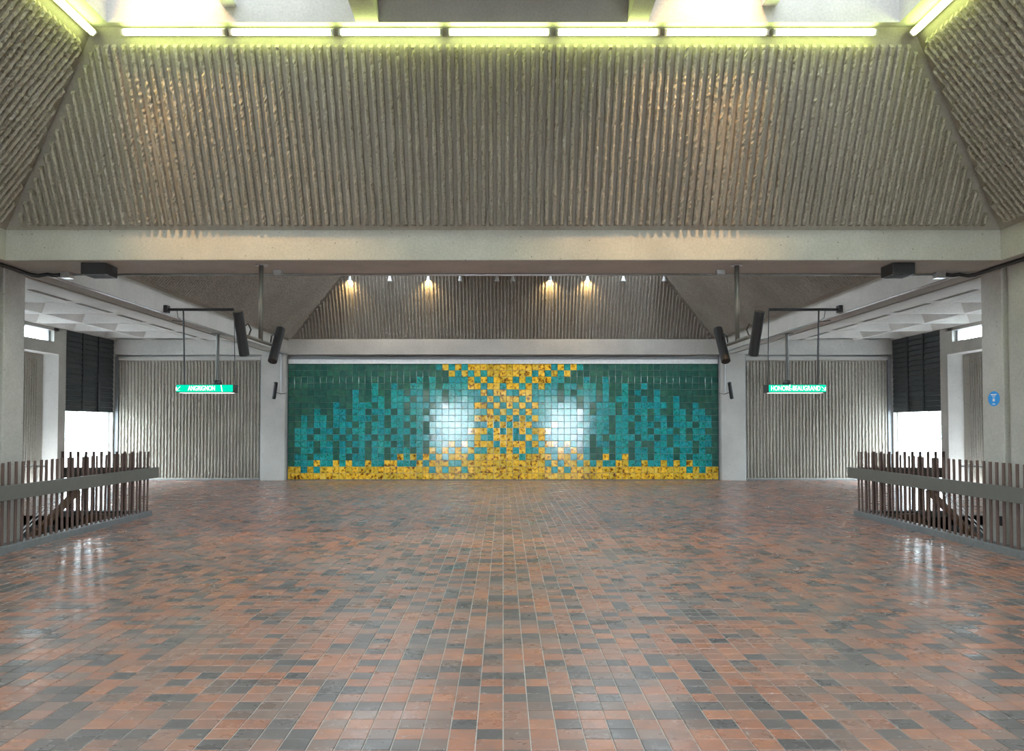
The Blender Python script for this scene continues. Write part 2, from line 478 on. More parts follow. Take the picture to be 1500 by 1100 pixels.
columns = {}
for s, w in ((-1, 'plain grey concrete column at the end of the cross beam'), (1, 'grey concrete column carrying a blue oval sticker')):
    r = thing('column', (s*7.3, 11.2, 0), w, 'column', kind='structure'); columns[s] = r
    m = MB(); m.box(s*6.9, s*7.7, 11.17, 11.66, 0, ZB); bevel(m.build('shaft', M_COL, r), .015)
    m = MB(); m.box(s*6.98, s*7.7, 11.02, 11.18, 0, ZB); m.build('joint_recess', M_COL, r)
    m = MB(); m.box(s*6.9, s*7.7, 10.25, 11.03, 0, ZB); bevel(m.build('shaft', M_COL, r), .015)
for s, w in ((-1, 'under the sign reading ANGRIGNON'), (1, 'on the blue sticker side')):
    r = thing('column', (s*7.1, YF, 0), 'pale concrete column flanking the mural, ' + w, 'column', kind='structure')
    m = MB(); m.box(s*6.74, s*7.49, YF-.22, YF+.1, 0, 3.90); bevel(m.build('shaft', M_COL, r), .012)
    m = MB(); m.box(s*6.76, s*7.47, YF-.223, YF-.21, 2.33, 2.34); m.build('pour_joint', M_SOFFIT, r)
    m = MB(); m.tube([(s*6.86, YF-.25, 3.9), (s*6.86, YF-.25, 2.72)], .022); m.build('conduit', M_GALV, r)

# ------------------------------------------------------------------ walls
wf = MB(); wf.box(-XS-.6, XS+.6, YF+.08, YF+.3, -.3, 4.6)
wall_far = wf.build('wall_far', M_CON); tag(wall_far, 'far concrete wall behind the mural and ribbed panels', 'wall', kind='structure')
# recess strips around the mural
tn = 0
def trim(x0, x1, y0, y1, z0, z1, mat, label):
    global tn
    tn += 1; m = MB(); m.box(x0, x1, y0, y1, z0, z1); o = m.build('trim_%d' % tn, mat)
    tag(o, label, 'trim', kind='structure')
trim(-6.70, 6.70, YF-.02, YF+.08, 3.625, 3.765, M_PALEMET, 'pale strip directly above the mosaic tiles')
trim(-6.74, 6.74, YF-.04, YF+.08, 3.77, 3.825, M_FRAME, 'grey strip between the pale strip and the dark slot')
trim(-6.70, 6.70, YF-.06, YF+.08, -.003, .018, M_CURB, 'grey base strip below the mosaic tiles')
for s, w in ((-1, 'away from the blue sticker'), (1, 'on the blue sticker side')):
    trim(s*6.712, s*6.738, YF-.03, YF+.08, 0, 3.765, M_FRAME, 'thin grey upright edging the mural ' + w)
# ribbed aisle panels
for s, w in ((-1, 'behind the sign reading ANGRIGNON'), (1, 'on the blue sticker side')):
    r = MB()
    r.quad((s*7.5, YF+.02, .03), (s*(XS-.02), YF+.02, .03), (s*(XS-.02), YF+.02, 3.84), (s*7.5, YF+.02, 3.84), 1)
    n = 43; sp = [(7.62 + k*.1025, .06, 3.72) for k in range(n)]
    ribs_into(r, (0, YF+.02, 0), (s, 0, 0), (0, 0, 1), (0, -1, 0), sp, 0, step=.06, h=.042)
    rr = r.build('ribbed_wall_panel', [M_RIB, M_BAND]); tag(rr, 'upright ribbed concrete wall panel ' + w, 'wall panel', kind='structure')
    for (x0, x1, z0, z1, mt) in ((7.50, 7.56, 0, 3.84, M_FRAME), (11.98, XS-.01, 0, 3.84, M_FRAME), (7.56, 11.98, 3.74, 3.84, M_SOFFIT), (7.5, XS-.01, 0, .03, M_CURB)):
        m = MB(); m.box(s*x0, s*x1, YF-.05, YF+.05, z0, z1); m.build('edge_strip', mt, rr)

# rear wall with two glazed doors behind the camera
RW = [(-4.75, -2.15), (2.9, 5.5)]
wr = MB()
xs = [-XS-.3, RW[0][0], RW[0][1], RW[1][0], RW[1][1], XS+.3]
for i in range(5):
    if i % 2 == 0: wr.box(xs[i], xs[i+1], YR-.3, YR, -.3, 4.6)
    else:
        wr.box(xs[i], xs[i+1], YR-.3, YR, 3.0, 4.6); wr.box(xs[i], xs[i+1], YR-.3, YR, -.3, .05)
o = wr.build('wall_rear', M_CON); tag(o, 'rear concrete wall with two glazed doorways', 'wall', kind='structure')
for k, (x0, x1) in enumerate(RW):
    d = thing('door_%d' % (k+1), ((x0+x1)/2, YR-.15, 0), ['glazed double door at the rear, opposite the mural, farther from the sticker', 'glazed double door at the rear, opposite the mural, nearer the sticker'][k], 'door', kind='structure')
    m = MB(); m.box(x0, x1, YR-.16, YR-.15, .05, 3.0); m.build('pane', M_GLASS, d)
    m = MB()
    for x in (x0, (x0+x1)/2-.04, x1-.08): m.box(x, x+.08, YR-.2, YR-.1, .05, 3.0)
    m.box(x0, x1, YR-.2, YR-.1, 2.2, 2.28); m.build('door_frame', M_FRAME, d)
    portal('door_rear_offscreen', ((x0+x1)/2, YR-.32, 1.5), (math.pi/2, 0, 0), x1-x0, 3.0)

# side walls
YJ0, YJ1 = 22.03, 22.4
wn = 0
for s, nm, wlab in ((-1, 'wall_left', 'on the side away from the blue sticker'), (1, 'wall_right', 'on the blue sticker side')):
    m = MB()
    # low and high stretches of wall plane, window opening Y 22.4-25.2 z .05-2.1
    m.box(s*XS, s*(XS+.3), YJ1, YF+.1, -.3, .05)
    m.box(s*XS, s*(XS+.3), 25.12, YF+.1, .05, 4.6)
    m.box(s*(XS+.06), s*(XS+.3), YJ1, 25.12, 2.1, 4.6)
    m.box(s*XS, s*(XS+.7), YJ0, YJ1, -.3, 3.96)                       # jamb
    m.box(s*XS, s*(XS+.3), YJ0-.25, YJ1, 3.96, 4.6)
    m.box(s*XS, s*(XS+.7), YR, YJ0, 3.64, 3.96)                      # header of the recess
    m.box(s*XS, s*(XS+.3), YR, YJ0, 4.26, 4.6); m.box(s*XS, s*(XS+.3), YR, 9.5, 3.96, 4.26)
    m.box(s*XS, s*(XS+.7), YR, 13.5, -.3, 3.64)
    w = m.build(nm, M_COL); tag(w, 'side wall with window, dark boarding and recessed bay, ' + wlab, 'wall', kind='structure')
    m = MB(); m.box(s*(XS+.42), s*(XS+.7), 13.5, YJ0-.02, -.3, 3.64)
    sp = [(13.6 + k*.1025, .06, 3.58) for k in range(80)]
    ribs_into(m, (s*(XS+.42), 0, 0), (0, 1, 0), (0, 0, 1), (-s, 0, 0), sp, 0, step=.12, h=.03)
    m.build('ribbed_panel', M_RIB, w)
    # dark boarding
    npl = 15; z0, z1 = 2.1, 4.36
    for k in range(npl):
        za = z0 + (z1-z0)*k/npl; zb = z0 + (z1-z0)*(k+1)/npl
        p = MB()
        p.add([(s*(XS+.07), YJ1, za+.006), (s*(XS-.012), YJ1, za+.006), (s*(XS+.012), YJ1, zb-.004), (s*(XS+.07), YJ1, zb-.004),
               (s*(XS+.07), 25.12, za+.006), (s*(XS-.012), 25.12, za+.006), (s*(XS+.012), 25.12, zb-.004), (s*(XS+.07), 25.12, zb-.004)],
              [(0,1,2,3), (7,6,5,4), (1,5,6,2), (0,4,5,1), (3,2,6,7)])
        p.build('plank', M_SIDING, w)
    for yb in (23.25, 24.15):
        p = MB(); p.box(s*(XS-.03), s*(XS+.02), yb, yb+.07, z0, z1); p.build('batten', M_SIDING, w)
    # main window
    wn += 1
    wd = thing('window_%d' % wn, (s*(XS+.15), 23.8, 0), 'tall bright window under the dark boards ' + wlab, 'window', kind='structure')
    for (ya, yb) in ((YJ1+.04, 23.28), (23.34, 24.18), (24.24, 25.08)):
        p = MB(); p.box(s*(XS+.15), s*(XS+.158), ya, yb, .09, 2.08); p.build('pane', M_GLASS, wd)
    for ya in (YJ1, 23.28, 24.18, 25.06):
        p = MB(); p.box(s*(XS+.12), s*(XS+.19), ya, ya+.035, .05, 2.1); p.build('window_frame', M_PALEMET, wd)
    p = MB(); p.box(s*(XS+.12), s*(XS+.19), YJ1, 25.12, .05, .11); p.build('sill', M_FRAME, wd)
    portal('window_portal', (s*(XS+.32), 23.76, 1.08), (0, s*math.pi/2, 0), 2.06, 2.72)
    # slit window under the roof
    wn += 1
    wd = thing('window_%d' % wn, (s*(XS+.15), 18, 3.96), 'narrow high strip window over the recessed bay ' + wlab, 'window', kind='structure')
    p = MB(); p.box(s*(XS+.15), s*(XS+.158), 9.5, YJ0-.25, 3.97, 4.25); p.build('pane', M_GLASS, wd)
    p = MB(); p.box(s*(XS+.10), s*(XS+.2), YJ0-.34, YJ0-.25, 3.96, 4.26); p.build('window_frame', M_FRAME, wd)
    portal('strip_window_portal', (s*(XS+.32), 15.6, 4.11), (0, s*math.pi/2, 0), .28, 12.3)

# outside ground
m = MB(); m.box(-120, -XS-.72, -120, 120, -.4, -.2); m.box(XS+.72, 120, -120, 120, -.4, -.2)
m.box(-XS-.72, XS+.72, -120, YR-.3, -.4, -.2); m.box(-XS-.72, XS+.72, YF+.32, 120, -.4, -.2)
gr = m.build('ground', M_GROUND); tag(gr, 'pale paving outside the windows', 'ground', kind='structure')

# ------------------------------------------------------------------ aisle waffle ceilings
ribY = [24.5 - 1.8*k for k in range(17)]
for s, wlab in ((-1, 'away from the blue sticker'), (1, 'on the blue sticker side')):
    root = thing('ceiling', (s*9.6, 15, 4.35), 'flat aisle ceiling of square concrete coffers and narrow slots ' + wlab, 'ceiling', kind='structure')
    zt = 4.35; depth = .5
    xb = [7.2, 9.13, 9.27, 9.50, 10.88, 11.0, 12.04, 12.3]      # slab | slot | bar | coffer | rib | coffer | edge
    yb = [YR]
    for y in reversed(ribY): yb += [y-.06, y+.06]
    yb += [YF]
    yb = [y for y in yb if y >= YR]
    if len(yb) % 2: yb = [YR] + yb
    m = MB(); yl = MB(); gy = MB(); top = MB()
    for j in range(len(yb)-1):
        rib_row = not (abs(yb[j+1]-yb[j]) > .2)
        for i in range(len(xb)-1):
            x0, x1 = xb[i], xb[i+1]; y0, y1 = yb[j], yb[j+1]
            if rib_row or i % 2 == 0:
                m.quad((s*x0, y0, zt), (s*x1, y0, zt), (s*x1, y1, zt), (s*x0, y1, zt)); continue
            if y1 - y0 < .3 or y1 <= y0: continue
            slot = (i == 1)
            if slot:
                ya, yc2 = y0+.12, y1-.12
                for (q0, q1) in ((y0, ya), (yc2, y1)): m.quad((s*x0, q0, zt), (s*x1, q0, zt), (s*x1, q1, zt), (s*x0, q1, zt))
                y0, y1 = ya, yc2; inx = .0; iny = .0; dp = .35
            else: inx = .42; iny = .42; dp = depth
            k = int(round((24.5-y1)/1.8))
            t = yl if (k % 2 == 1) else gy
            if slot: t = gy if (k % 3 == 1) else yl
            A = [(s*x0, y0, zt), (s*x1, y0, zt), (s*x1, y1, zt), (s*x0, y1, zt)]
            B = [(s*(x0+inx), y0+iny, zt+dp), (s*(x1-inx), y0+iny, zt+dp), (s*(x1-inx), y1-iny, zt+dp), (s*(x0+inx), y1-iny, zt+dp)]
            for q in range(4): t.quad(A[q], A[(q+1) % 4], B[(q+1) % 4], B[q])
            t.quad(*B)
    m.build('rib_grid', M_COFFER, root); yl.build('coffer_lining', M_COFFER, root); gy.build('coffer_lining', M_COFFER, root)
    top.box(s*6.7, s*(XS+.75), YR-.3, YF+.3, 4.95, 5.1); top.box(s*6.7, s*7.2, YR-.3, YF+.3, ZT+.03, 4.95)
    top.box(s*(XS+.3), s*(XS+.75), YR-.3, YF+.3, 4.6, 4.95)
    top.build('roof_slab', M_SOFFIT, root)

# ------------------------------------------------------------------ stairwells
for s, wlab in ((-1, 'under the sign reading ANGRIGNON'), (1, 'on the blue sticker side')):
    m = MB()
    zb = -3.6
    m.quad((s*WX0, WY0, 0), (s*WX0, WY1, 0), (s*WX0, WY1, zb), (s*WX0, WY0, zb))
    m.quad((s*WX1, WY0, 0), (s*WX1, WY1, 0), (s*WX1, WY1, zb), (s*WX1, WY0, zb))
    m.quad((s*WX0, WY1, 0), (s*WX1, WY1, 0), (s*WX1, WY1, zb), (s*WX0, WY1, zb))
    m.quad((s*WX0, WY0, 0), (s*WX1, WY0, 0), (s*WX1, WY0, zb), (s*WX0, WY0, zb))
    m.quad((s*WX0, WY0, zb), (s*WX1, WY0, zb), (s*WX1, WY1, zb), (s*WX0, WY1, zb))
    w = m.build('wall_stairwell', M_COL); tag(w, 'pale concrete sides of the stairwell ' + wlab, 'wall', kind='structure')
    st = thing('staircase', (s*10.2, 15, 0), 'grey stairs descending behind the railing ' + wlab, 'stairs')
    for k in range(18):
        p = MB(); y1 = WY1 - .02 - k*.30; z1 = -.17*(k+1)
        p.box(s*8.45, s*11.85, y1-.32, y1, z1-.17, z1); p.build('step', M_CURB, st)
    # brown sloping balustrade with thin pale rails
    hb = thing('stair_balustrade', (s*7.95, 15.1, -1), 'dark brown sloping wooden handrail inside the stairwell ' + wlab, 'handrail')
    a = Vector((s*7.95, 15.2, .50)); b = Vector((s*7.95, 10.4, -1.68))
    p = MB(); p.bar(a, b, .07, .13); bevel(p.build('handrail', M_RAILWOOD, hb), .015)
    p = MB()
    for dzv in (.10, .17):
        p.tube([a+Vector((s*.12, 0, dzv)), b+Vector((s*.12, 0, dzv))], .011, 6)
    p.build('thin_rail', M_PALEMET, hb)
    for t in (.0, .25, .5, .75, 1.0):
        q = a.lerp(b, t); p = MB(); p.box(q.x-.03, q.x+.03, q.y-.03, q.y+.03, q.z-1.1, q.z); p.build('baluster', M_RAILWOOD, hb)
    # rounded brown newel panel
    nw = thing('newel_panel', (s*7.45, 14.9, -.6), 'rounded brown wooden newel panel with black rail ' + wlab, 'newel')
    p = MB(); n = 16; prof = [(.34*math.cos(math.pi*k/n), .34*math.sin(math.pi*k/n)-.24) for k in range(n+1)] + [(-.34, -1.2), (.34, -1.2)]
    V0 = [(s*(7.45)+q[0], 14.86, q[1]) for q in prof]; V1 = [(v[0], 14.96, v[2]) for v in V0]; L = len(prof)
    p.add(V0+V1, [tuple(range(L)), tuple(reversed(range(L, 2*L)))] + [(k, (k+1) % L, L+(k+1) % L, L+k) for k in range(L)])
    p.build('panel', M_RAILWOOD, nw)
    p = MB(); pts = [(s*7.45 - s*.5, 14.91, .125)] + [(s*7.45 + s*.37*math.cos(math.pi*(.5 - k/16)), 14.91, .37*math.sin(math.pi*(.5-k/16))-.245) for k in range(0, 7)] + [(s*7.45+s*.75, 14.91, -.45)]
    p.tube(pts, .02, 8); p.build('rail', M_BLACK, nw)
    # slim pale post
    ps = thing('slim_post', (s*9.06, 15.75, 0), 'slim pale metal post with short crossbar behind the railing ' + wlab, 'post')
    p = MB(); p.tube([(s*9.06, 15.75, 0), (s*9.06, 15.75, .92)], .025); p.build('post', M_PALEMET, ps)
    p = MB(); p.tube([(s*8.9, 15.75, .92), (s*9.5, 15.75, .92)], .02); p.build('crossbar', M_PALEMET, ps)

# ------------------------------------------------------------------ picket railings
pk = MB(); pk.box(-.009, .009, -.025, .025, 0, 1.12); pk_me = pk.mesh('picket', M_PICKET)
RX = 6.67
for s, wlab in ((-1, 'under the sign reading ANGRIGNON'), (1, 'on the blue sticker side')):
    r = thing('picket_railing', (s*RX, 11, 0), 'brown picket railing with wide grey handrail along the stairwell ' + wlab, 'railing')
    m = MB(); m.box(s*(RX-.02), s*(RX+.18), 5.7, 15.42, -.02, .10); bevel(m.build('curb', M_CURB, r), .01)
    m = MB(); m.box(s*(RX-.05), s*(RX+.0), 5.7, 15.62, .71, .91); bevel(m.build('handrail', M_GREYMET, r), .006)
    y = 15.33
    while y > 6:
        o = link('picket', pk_me, r); o.location = (s*(RX+.04), y, .095 + rng.uniform(-.006, .006))
        o.rotation_euler = (rng.normal(0, .004), rng.normal(0, .004), 0)
        y -= .148
    r2 = thing('picket_railing', (s*7.5, 15.4, 0), 'short brown picket railing across the head of the stairwell ' + wlab, 'railing')
    m = MB(); m.box(s*6.86, s*8.42, 15.32, 15.5, -.02, .10); bevel(m.build('curb', M_CURB, r2), .01)
    m = MB(); m.box(s*6.75, s*8.42, 15.48, 15.53, .71, .91); bevel(m.build('handrail', M_GREYMET, r2), .006)
    x = 6.9
    while x < 8.42:
        o = link('picket', pk_me, r2); o.location = (s*x, 15.44, .095); o.rotation_euler = (0, 0, math.pi/2)
        x += .148

# ------------------------------------------------------------------ mosaic mural
COLS = """DDDDDDDDDDDDDDDDYY DDDDDDDDDDTTTDTTYY DDDDDDDDTTTTTTTTTY DDDDDDDDDDTDTTDTYY DDDDDDDTTTDTDDTYTY DDDDDDDDTTTTTTTTYY
DDDDDDDDDDTDTTTTYY DDDDDDTTTTDTDDDYYY DDDDDDDTTTTDTTTTYY DDDDDDDDDTDTDTDYYY DDDDTTTTTDTDTDTTYY DDDDDDTTTTTTTTTTYY DDDDDDTDTDDTDDDYYY
DDDTTTDTDTTDTTTTYY DDDDDTTTTTTTTTTTYY DDDDDDDTDDTDTDDYYY DDDTTTTDTTDTDTTYYY DDDDTTTTTTTTTTYTYY DDDDDTDDTDTDDTTTYY DDDTTDTTDTDTTDYTYY
DDTTTTTTTTTTTTTYYY DDDDDDTDTDDTDDYTYY DDTTTTDTDTTDTYTYTY TDDDTTTTTTTTTTYYYY YDDTDDDTTTTTDYTYTY TYTTTTTTTTTTYTYTYY YTTTTTTTTTTTTYYTYY
TYTTTTTTTTTTYTYYTY YTYYTTTTTTYTTYTYYY YYTYTTYTYTYYYTYYYY YTYTYTYTYTYTYTYYYY YYTYTYTYYYTTYYYYYY YYYYYTYTYTYYTYYYYY YYYTYYTYTYTYYTYYYY
YYYYTYYTYTYYYYYYYY YYTYTYTYTYTTYTYYYY YYYTYTYTYYYTYYTYYY YYTYYYTYTYTYTTYYYY YTYTTTYTYTYTYTYYYY YYYYTTTTTTYYTYYYYY YTYTTTTTTTYTYTYTYY
TYTTTTTTTYTTYTTYTY YTTDDDTTTTTTTYYTYY TYDTTTTTTTTTYTYYTY YDDTDTTTTTTDTYTYYY TDDDTDDDDTDTDDYTYY DDTTTTTTTTTTTTTYYY DDDTTTDDTTTDDDDTYY
DDDDDDTTTTTTTDDYYY DDTTTTTTTTTDTTYTYY DDDDDDTTDDDTDDDTYY DDDDDTDDTTTTTTTYYY DDDTTTTTTTTTTTYYYY DDDDDDDDTDDTDDDTYY DDDDTDTTDTTDTTTTYY
DDDTDTTTTTTTDTTYYY DDDDDDTDDTDTDDDTYY DDDDTTTTTDTDTTTTYY DDDDDDTDTTTTTTTYYY DDDDDDDDDDTDDTTTYY DDDDDTTTTTDTTDDYYY DDDDDDDTTTTTTTTTYY
DDDDDDDDDTDDTTDYTY DDDDDDTTTDTTDDTTYY DDDDDDDTTTTTTTTTTY DDDDDDDDTTDTTDTTYY DDDDDDDDDDDDDDDDYY""".split()
NC = len(COLS)
mural = thing('mosaic_mural', (0, YF+.04, .02), 'wide glazed tile mural in dark green, turquoise and ochre', 'mural')
m = MB(); m.box(-6.70, 6.70, YF+.03, YF+.079, .02, 3.62); m.build('mortar_bed', M_GROUT, mural)
def mtile(cx, cz, tx, tz):
    h = TILE/2 - .0035; e = .006; y0 = YF + .035; y1 = YF + .005
    V = []
    for (yy, hh) in ((y0, h), (y1 + .005, h), (y1, h - e)):
        for (a, b) in ((-1, -1), (1, -1), (1, 1), (-1, 1)):
            V.append((cx + a*hh, yy + (a*hh*tx + b*hh*tz if yy != y0 else 0), cz + b*hh))
    return V
MF = [(8, 9, 10, 11)] + [(k, (k+1) % 4, 4+(k+1) % 4, 4+k) for k in range(4)] + [(4+k, 4+(k+1) % 4, 8+(k+1) % 4, 8+k) for k in range(4)]
allt = []
for c in range(NC):
    for r_ in range(18):
        allt.append((c, r_, (c-(NC-1)/2)*TILE, .02 + (17-r_+.5)*TILE))
order = sorted(allt, key=lambda t: (abs(t[2]), t[1]))
single = set((t[0], t[1]) for t in order[:300])
unit = {}
for k in 'YTD':
    q = MB(); q.add([(v[0], v[1]-YF, v[2]) for v in mtile(0, 0, 0, 0)], MF); unit[k] = q.mesh('mosaic_tile_' + k, M_TILE[k])
fieldm = MB()
for (c, r_, x, z) in allt:
    k = COLS[c][r_]
    tx, tz = rng.normal(0, .0022, 2)
    if (c, r_) in single:
        o = link('tile', unit[k], mural); o.location = (x, YF, z); o.rotation_euler = (tz, 0, tx)
    else:
        fieldm.add(mtile(x, z, tx, tz), MF, 'YTD'.index(k))
o = fieldm.build('tile_field', [M_TILE['Y'], M_TILE['T'], M_TILE['D']], mural); o['kind'] = 'stuff'

# ------------------------------------------------------------------ fluorescent tubes
def fluorescent(cx, cy, cz, axis, nrm, label, group, seen_lamp=True):
    t = thing('fluorescent_light' if seen_lamp else 'fluorescent_light_offscreen', (cx, cy, cz), label, 'light', group)
    A = Vector(axis); Nv = Vector(nrm); c = Vector((cx, cy, cz))
    m = MB(); m.tube([c - A*.60, c - A*.585, c + A*.585, c + A*.60], [.022, .040, .040, .022], 14); m.build('tube', M_TUBE, t, True)
    m = MB(); m.obox(c - Nv*.075, A*.62, Nv*.02, A.cross(Nv).normalized()*.04); m.build('batten', M_PALEMET, t)
    for sg in (-1, 1):
        m = MB(); m.obox(c + A*sg*.615 - Nv*.03, A*.014, Nv*.06, A.cross(Nv).normalized()*.035); m.build('end_cap', M_SPKCAP, t)
ORD = 'first second third fourth fifth sixth seventh eighth ninth tenth'.split()
rl = R1 + .121
Lb = math.hypot(1/NB, 1)
nb = Vector((0, -1, -1/NB)).normalized(); 
for k in range(7):
    px = 247 + 161.3*k
    P = Vector((0, YB1 - rl/NB, ZT + rl)) + nb*.10
    x = (px-737)*P.y/F_PX
    fluorescent(x, P.y, P.z, (1, 0, 0), nb, 'fluorescent tube above the cross beam panel, %s counting from the plain column corner' % ORD[k], 'tubes along the far rim of the hood')
for s in (-1, 1):
    ns = Vector((-s, 0, -1/NA)).normalized()
    P = Vector((s*(W - rl/NA), 0, ZT + rl)) + ns*.10
    for k in range(6):
        y = 9.05 - k*1.33
        fluorescent(P.x, y, P.z, (0, 1, 0), ns, 'fluorescent tube on the %s column rim, %s counting from the cross beam' % ('plain' if s < 0 else 'sticker', ORD[k]), 'tubes along a side rim of the hood', k == 0)

# warm lamps in the skylight shafts
def flood(x, y, z, aim, power, ang, label):
    t = thing('flood_light_offscreen', (x, y, z), label, 'light', 'flood lights inside the skylight shafts')
    d = (Vector(aim) - Vector((x, y, z))).normalized(); c = Vector((x, y, z))
    u = d.cross(Vector((0, 0, 1))).normalized(); v = u.cross(d)
    m = MB(); m.obox(c - d*.13, u*.14, v*.10, d*.08); m.build('housing', M_BLACK, t)
    m = MB(); m.obox(c - d*.035, u*.12, v*.08, d*.008); m.build('lens', emis('flood_lens', (1, .55, .22), 3), t)
    m = MB(); m.bar(c - d*.13, c - d*.13 + Vector((0, 0, .25)), .03, .03); m.build('bracket', M_BLACK, t)
    L = bpy.data.lights.new('flood', 'SPOT'); L.energy = power; L.color = (1, .53, .15); L.spot_size = ang; L.spot_blend = .9; L.shadow_soft_size = .05
    lo = bpy.data.objects.new('flood_offscreen', L); col.objects.link(lo); lo.parent = t; lo.matrix_parent_inverse = Matrix.Translation(-c)
    lo.location = c; lo.rotation_euler = d.to_track_quat('-Z', 'Y').to_euler()
ZL = ZT + R2
for x, ax, w in ((-4.35, -3.8, 'plain column'), (2.75, 2.4, 'sticker column')):
    flood(x, 8.64, ZL+1.25, (ax, 10.1, 5.75), 620, math.radians(54), 'warm flood light high inside the skylight shaft on the ' + w + ' side')
for x, w in ((-3.29, 'away from'), (3.2, 'toward')):
    t = thing('wall_box', (x, 9.5, 6.76), 'small metal box on the warmly lit shaft face ' + w + ' the sticker column', 'box')
    m = MB(); m.box(x-.085, x+.085, 9.42, 9.645, 6.76, 6.96); m.build('housing', M_PALEMET, t)
    m = MB(); m.box(x-.07, x+.07, 9.44, 9.62, 6.752, 6.76); m.build('base_plate', M_PALEMET, t)

# ------------------------------------------------------------------ spotlights on the far hood
for ki, (px, on) in enumerate(((511, 1), (570, 0), (627, 1), (674, 0), (728, 0), (751, 0), (806, 1), (861, 1), (914, 0), (974, 0))):
    y = 24.20; z = CAMZ + (622-408)*y/F_PX; x = (px-737)*y/F_PX
    t = thing('spotlight', (x, y, z), ('lit warm halogen' if on else 'unlit white') + ' spotlight above the mural, %s counting from the ANGRIGNON sign side' % ORD[ki], 'light', 'lit spotlights above the mural' if on else 'unlit spotlights above the mural')
    m = MB(); m.tube([(x, y, z+.16), (x, y, z+.11)], .012, 6); m.tube([(x, y, z+.16), (x, y+.02, 6.60)], .012, 6); m.build('stem', M_PALEMET, t)
    m = MB(); m.tube([(x, y, z+.11), (x, y, z+.02), (x, y, z-.06)], [.035, .05, .075], 12, False); m.build('shade', M_PALEMET, t, True)
    if on:
        m = MB(); m.tube([(x, y, z-.055), (x, y, z-.045), (x, y, z-.02)], [.05, .06, .03], 10); m.build('bulb', M_SPOTGLOW, t, True)
        L = bpy.data.lights.new('spot', 'SPOT'); L.energy = 30; L.color = (1, .66, .28); L.spot_size = math.radians(125); L.spot_blend = .7; L.shadow_soft_size = .03
        lo = bpy.data.objects.new('spot', L); col.objects.link(lo); lo.parent = t; lo.matrix_parent_inverse = Matrix.Translation(-Vector(t.location))
        lo.location = (x, y, z-.07); lo.rotation_euler = (Vector((0, .9, -.7))).to_track_quat('-Z', 'Y').to_euler()

# ------------------------------------------------------------------ hanging direction signs
def text_mesh(body, size, mat, name, parent, loc, width=None, rotz=0.0):
    cu = bpy.data.curves.new(name, 'FONT'); cu.body = body; cu.size = size; cu.align_x = 'CENTER'; cu.align_y = 'CENTER'; cu.extrude = .002; cu.offset = .0008
    tmp = bpy.data.objects.new(name, cu); col.objects.link(tmp)
    dg = bpy.context.evaluated_depsgraph_get(); me = bpy.data.meshes.new_from_object(tmp.evaluated_get(dg)); me.name = name
    bpy.data.objects.remove(tmp); me.materials.clear(); me.materials.append(mat)
    n = len(me.vertices); co = np.empty(n*3); me.vertices.foreach_get('co', co); co = co.reshape(-1, 3)
    if width: co[:, 0] *= width/(co[:, 0].max()-co[:, 0].min())
    P = np.stack([co[:, 0], -co[:, 2], co[:, 1]], 1) + np.array(loc)
    me.vertices.foreach_set('co', P.ravel()); me.update()
    return link(name, me, parent)
SY = 16.0
def sign(s, x0, x1, body, tx, tw, arrow_x, label):
    z0, z1 = 2.36, 2.52
    t = thing('direction_sign', ((x0+x1)/2, SY, z0), label, 'sign')
    m = MB(); m.box(x0, x1, SY+.012, SY+.30, z0, z1); bevel(m.build('housing', M_BLACK, t), .006)
    m = MB(); m.box(x0+.012, x1-.012, SY, SY+.012, z0+.012, z1-.008); m.build('face', M_SIGNGREEN, t)
    m = MB(); m.box(x0+.06, x1-.06, SY+.04, SY+.26, z0-.006, z0); m.build('underlight', M_SIGNUNDER, t)
    text_mesh(body, .135, M_SIGNWHITE, 'lettering', t, (tx, SY-.002, (z0+z1)/2), tw)
    m = MB(); d = -1 if s < 0 else 1; c = Vector((arrow_x, SY-.003, (z0+z1)/2))
    m.bar(c + Vector((-d*.038, 0, .04)), c + Vector((d*.034, 0, -.034)), .004, .018, up=(0, 1, 0))
    m.bar(c + Vector((d*.040, 0, -.042)), c + Vector((d*.040, 0, .028)), .018, .004)
    m.bar(c + Vector((d*.044, 0, -.038)), c + Vector((-d*.030, 0, -.038)), .018, .004)
    m.build('arrow', M_SIGNWHITE, t)
    if s < 0:
        m = MB(); m.bar((x0+.895, SY-.003, z1-.012), (x0+.92, SY-.003, z0+.016), .014, .004); m.build('stripe', M_SIGNWHITE, t)
    xr0, xr1 = ((267-737)*SY/F_PX, (341.5-737)*SY/F_PX) if s < 0 else ((1201-737)*SY/F_PX, (1127.5-737)*SY/F_PX)
    za = CAMZ + (622-453)*SY/F_PX
    m = MB(); m.bar((s*6.69, SY, za), (xr1, SY, za), .05, .05); m.build('arm', M_BLACK, t)
    m = MB(); m.box(s*6.63, s*6.70, SY-.08, SY+.08, za-.06, za+.08); m.build('wall_plate', M_BLACK, t)
    m = MB(); m.tube([(xr0, SY, za), (xr0, SY+.1, z1)], .017, 8); m.build('hanger_rod', M_BLACK, t)
    m = MB(); m.tube([(xr1, SY, za), (xr1, SY+.1, z1)], .009, 8); m.build('hanger_wire', M_BLACK, t)
    m = MB(); m.tube([(xr0-s*(-.13), SY, za), (xr0+s*.10, SY-.01, za-.16), (xr0+s*.0, SY-.01, za-.24), (xr0+s*.22, SY-.02, za-.22)], .007, 6); m.build('cable', M_BLACK, t)
sx = lambda p: (p-737)*SY/F_PX
sign(-1, sx(257), sx(341.3), 'ANGRIGNON', sx(295), sx(315)-sx(275.5), sx(261), 'lit green hanging sign reading ANGRIGNON with white arrow')
sign(1, sx(1126), sx(1211.3), 'HONORÉ-BEAUGRAND', sx(1166), sx(1202)-sx(1130), sx(1206.5), 'lit green hanging sign with long hyphenated white lettering and arrow')
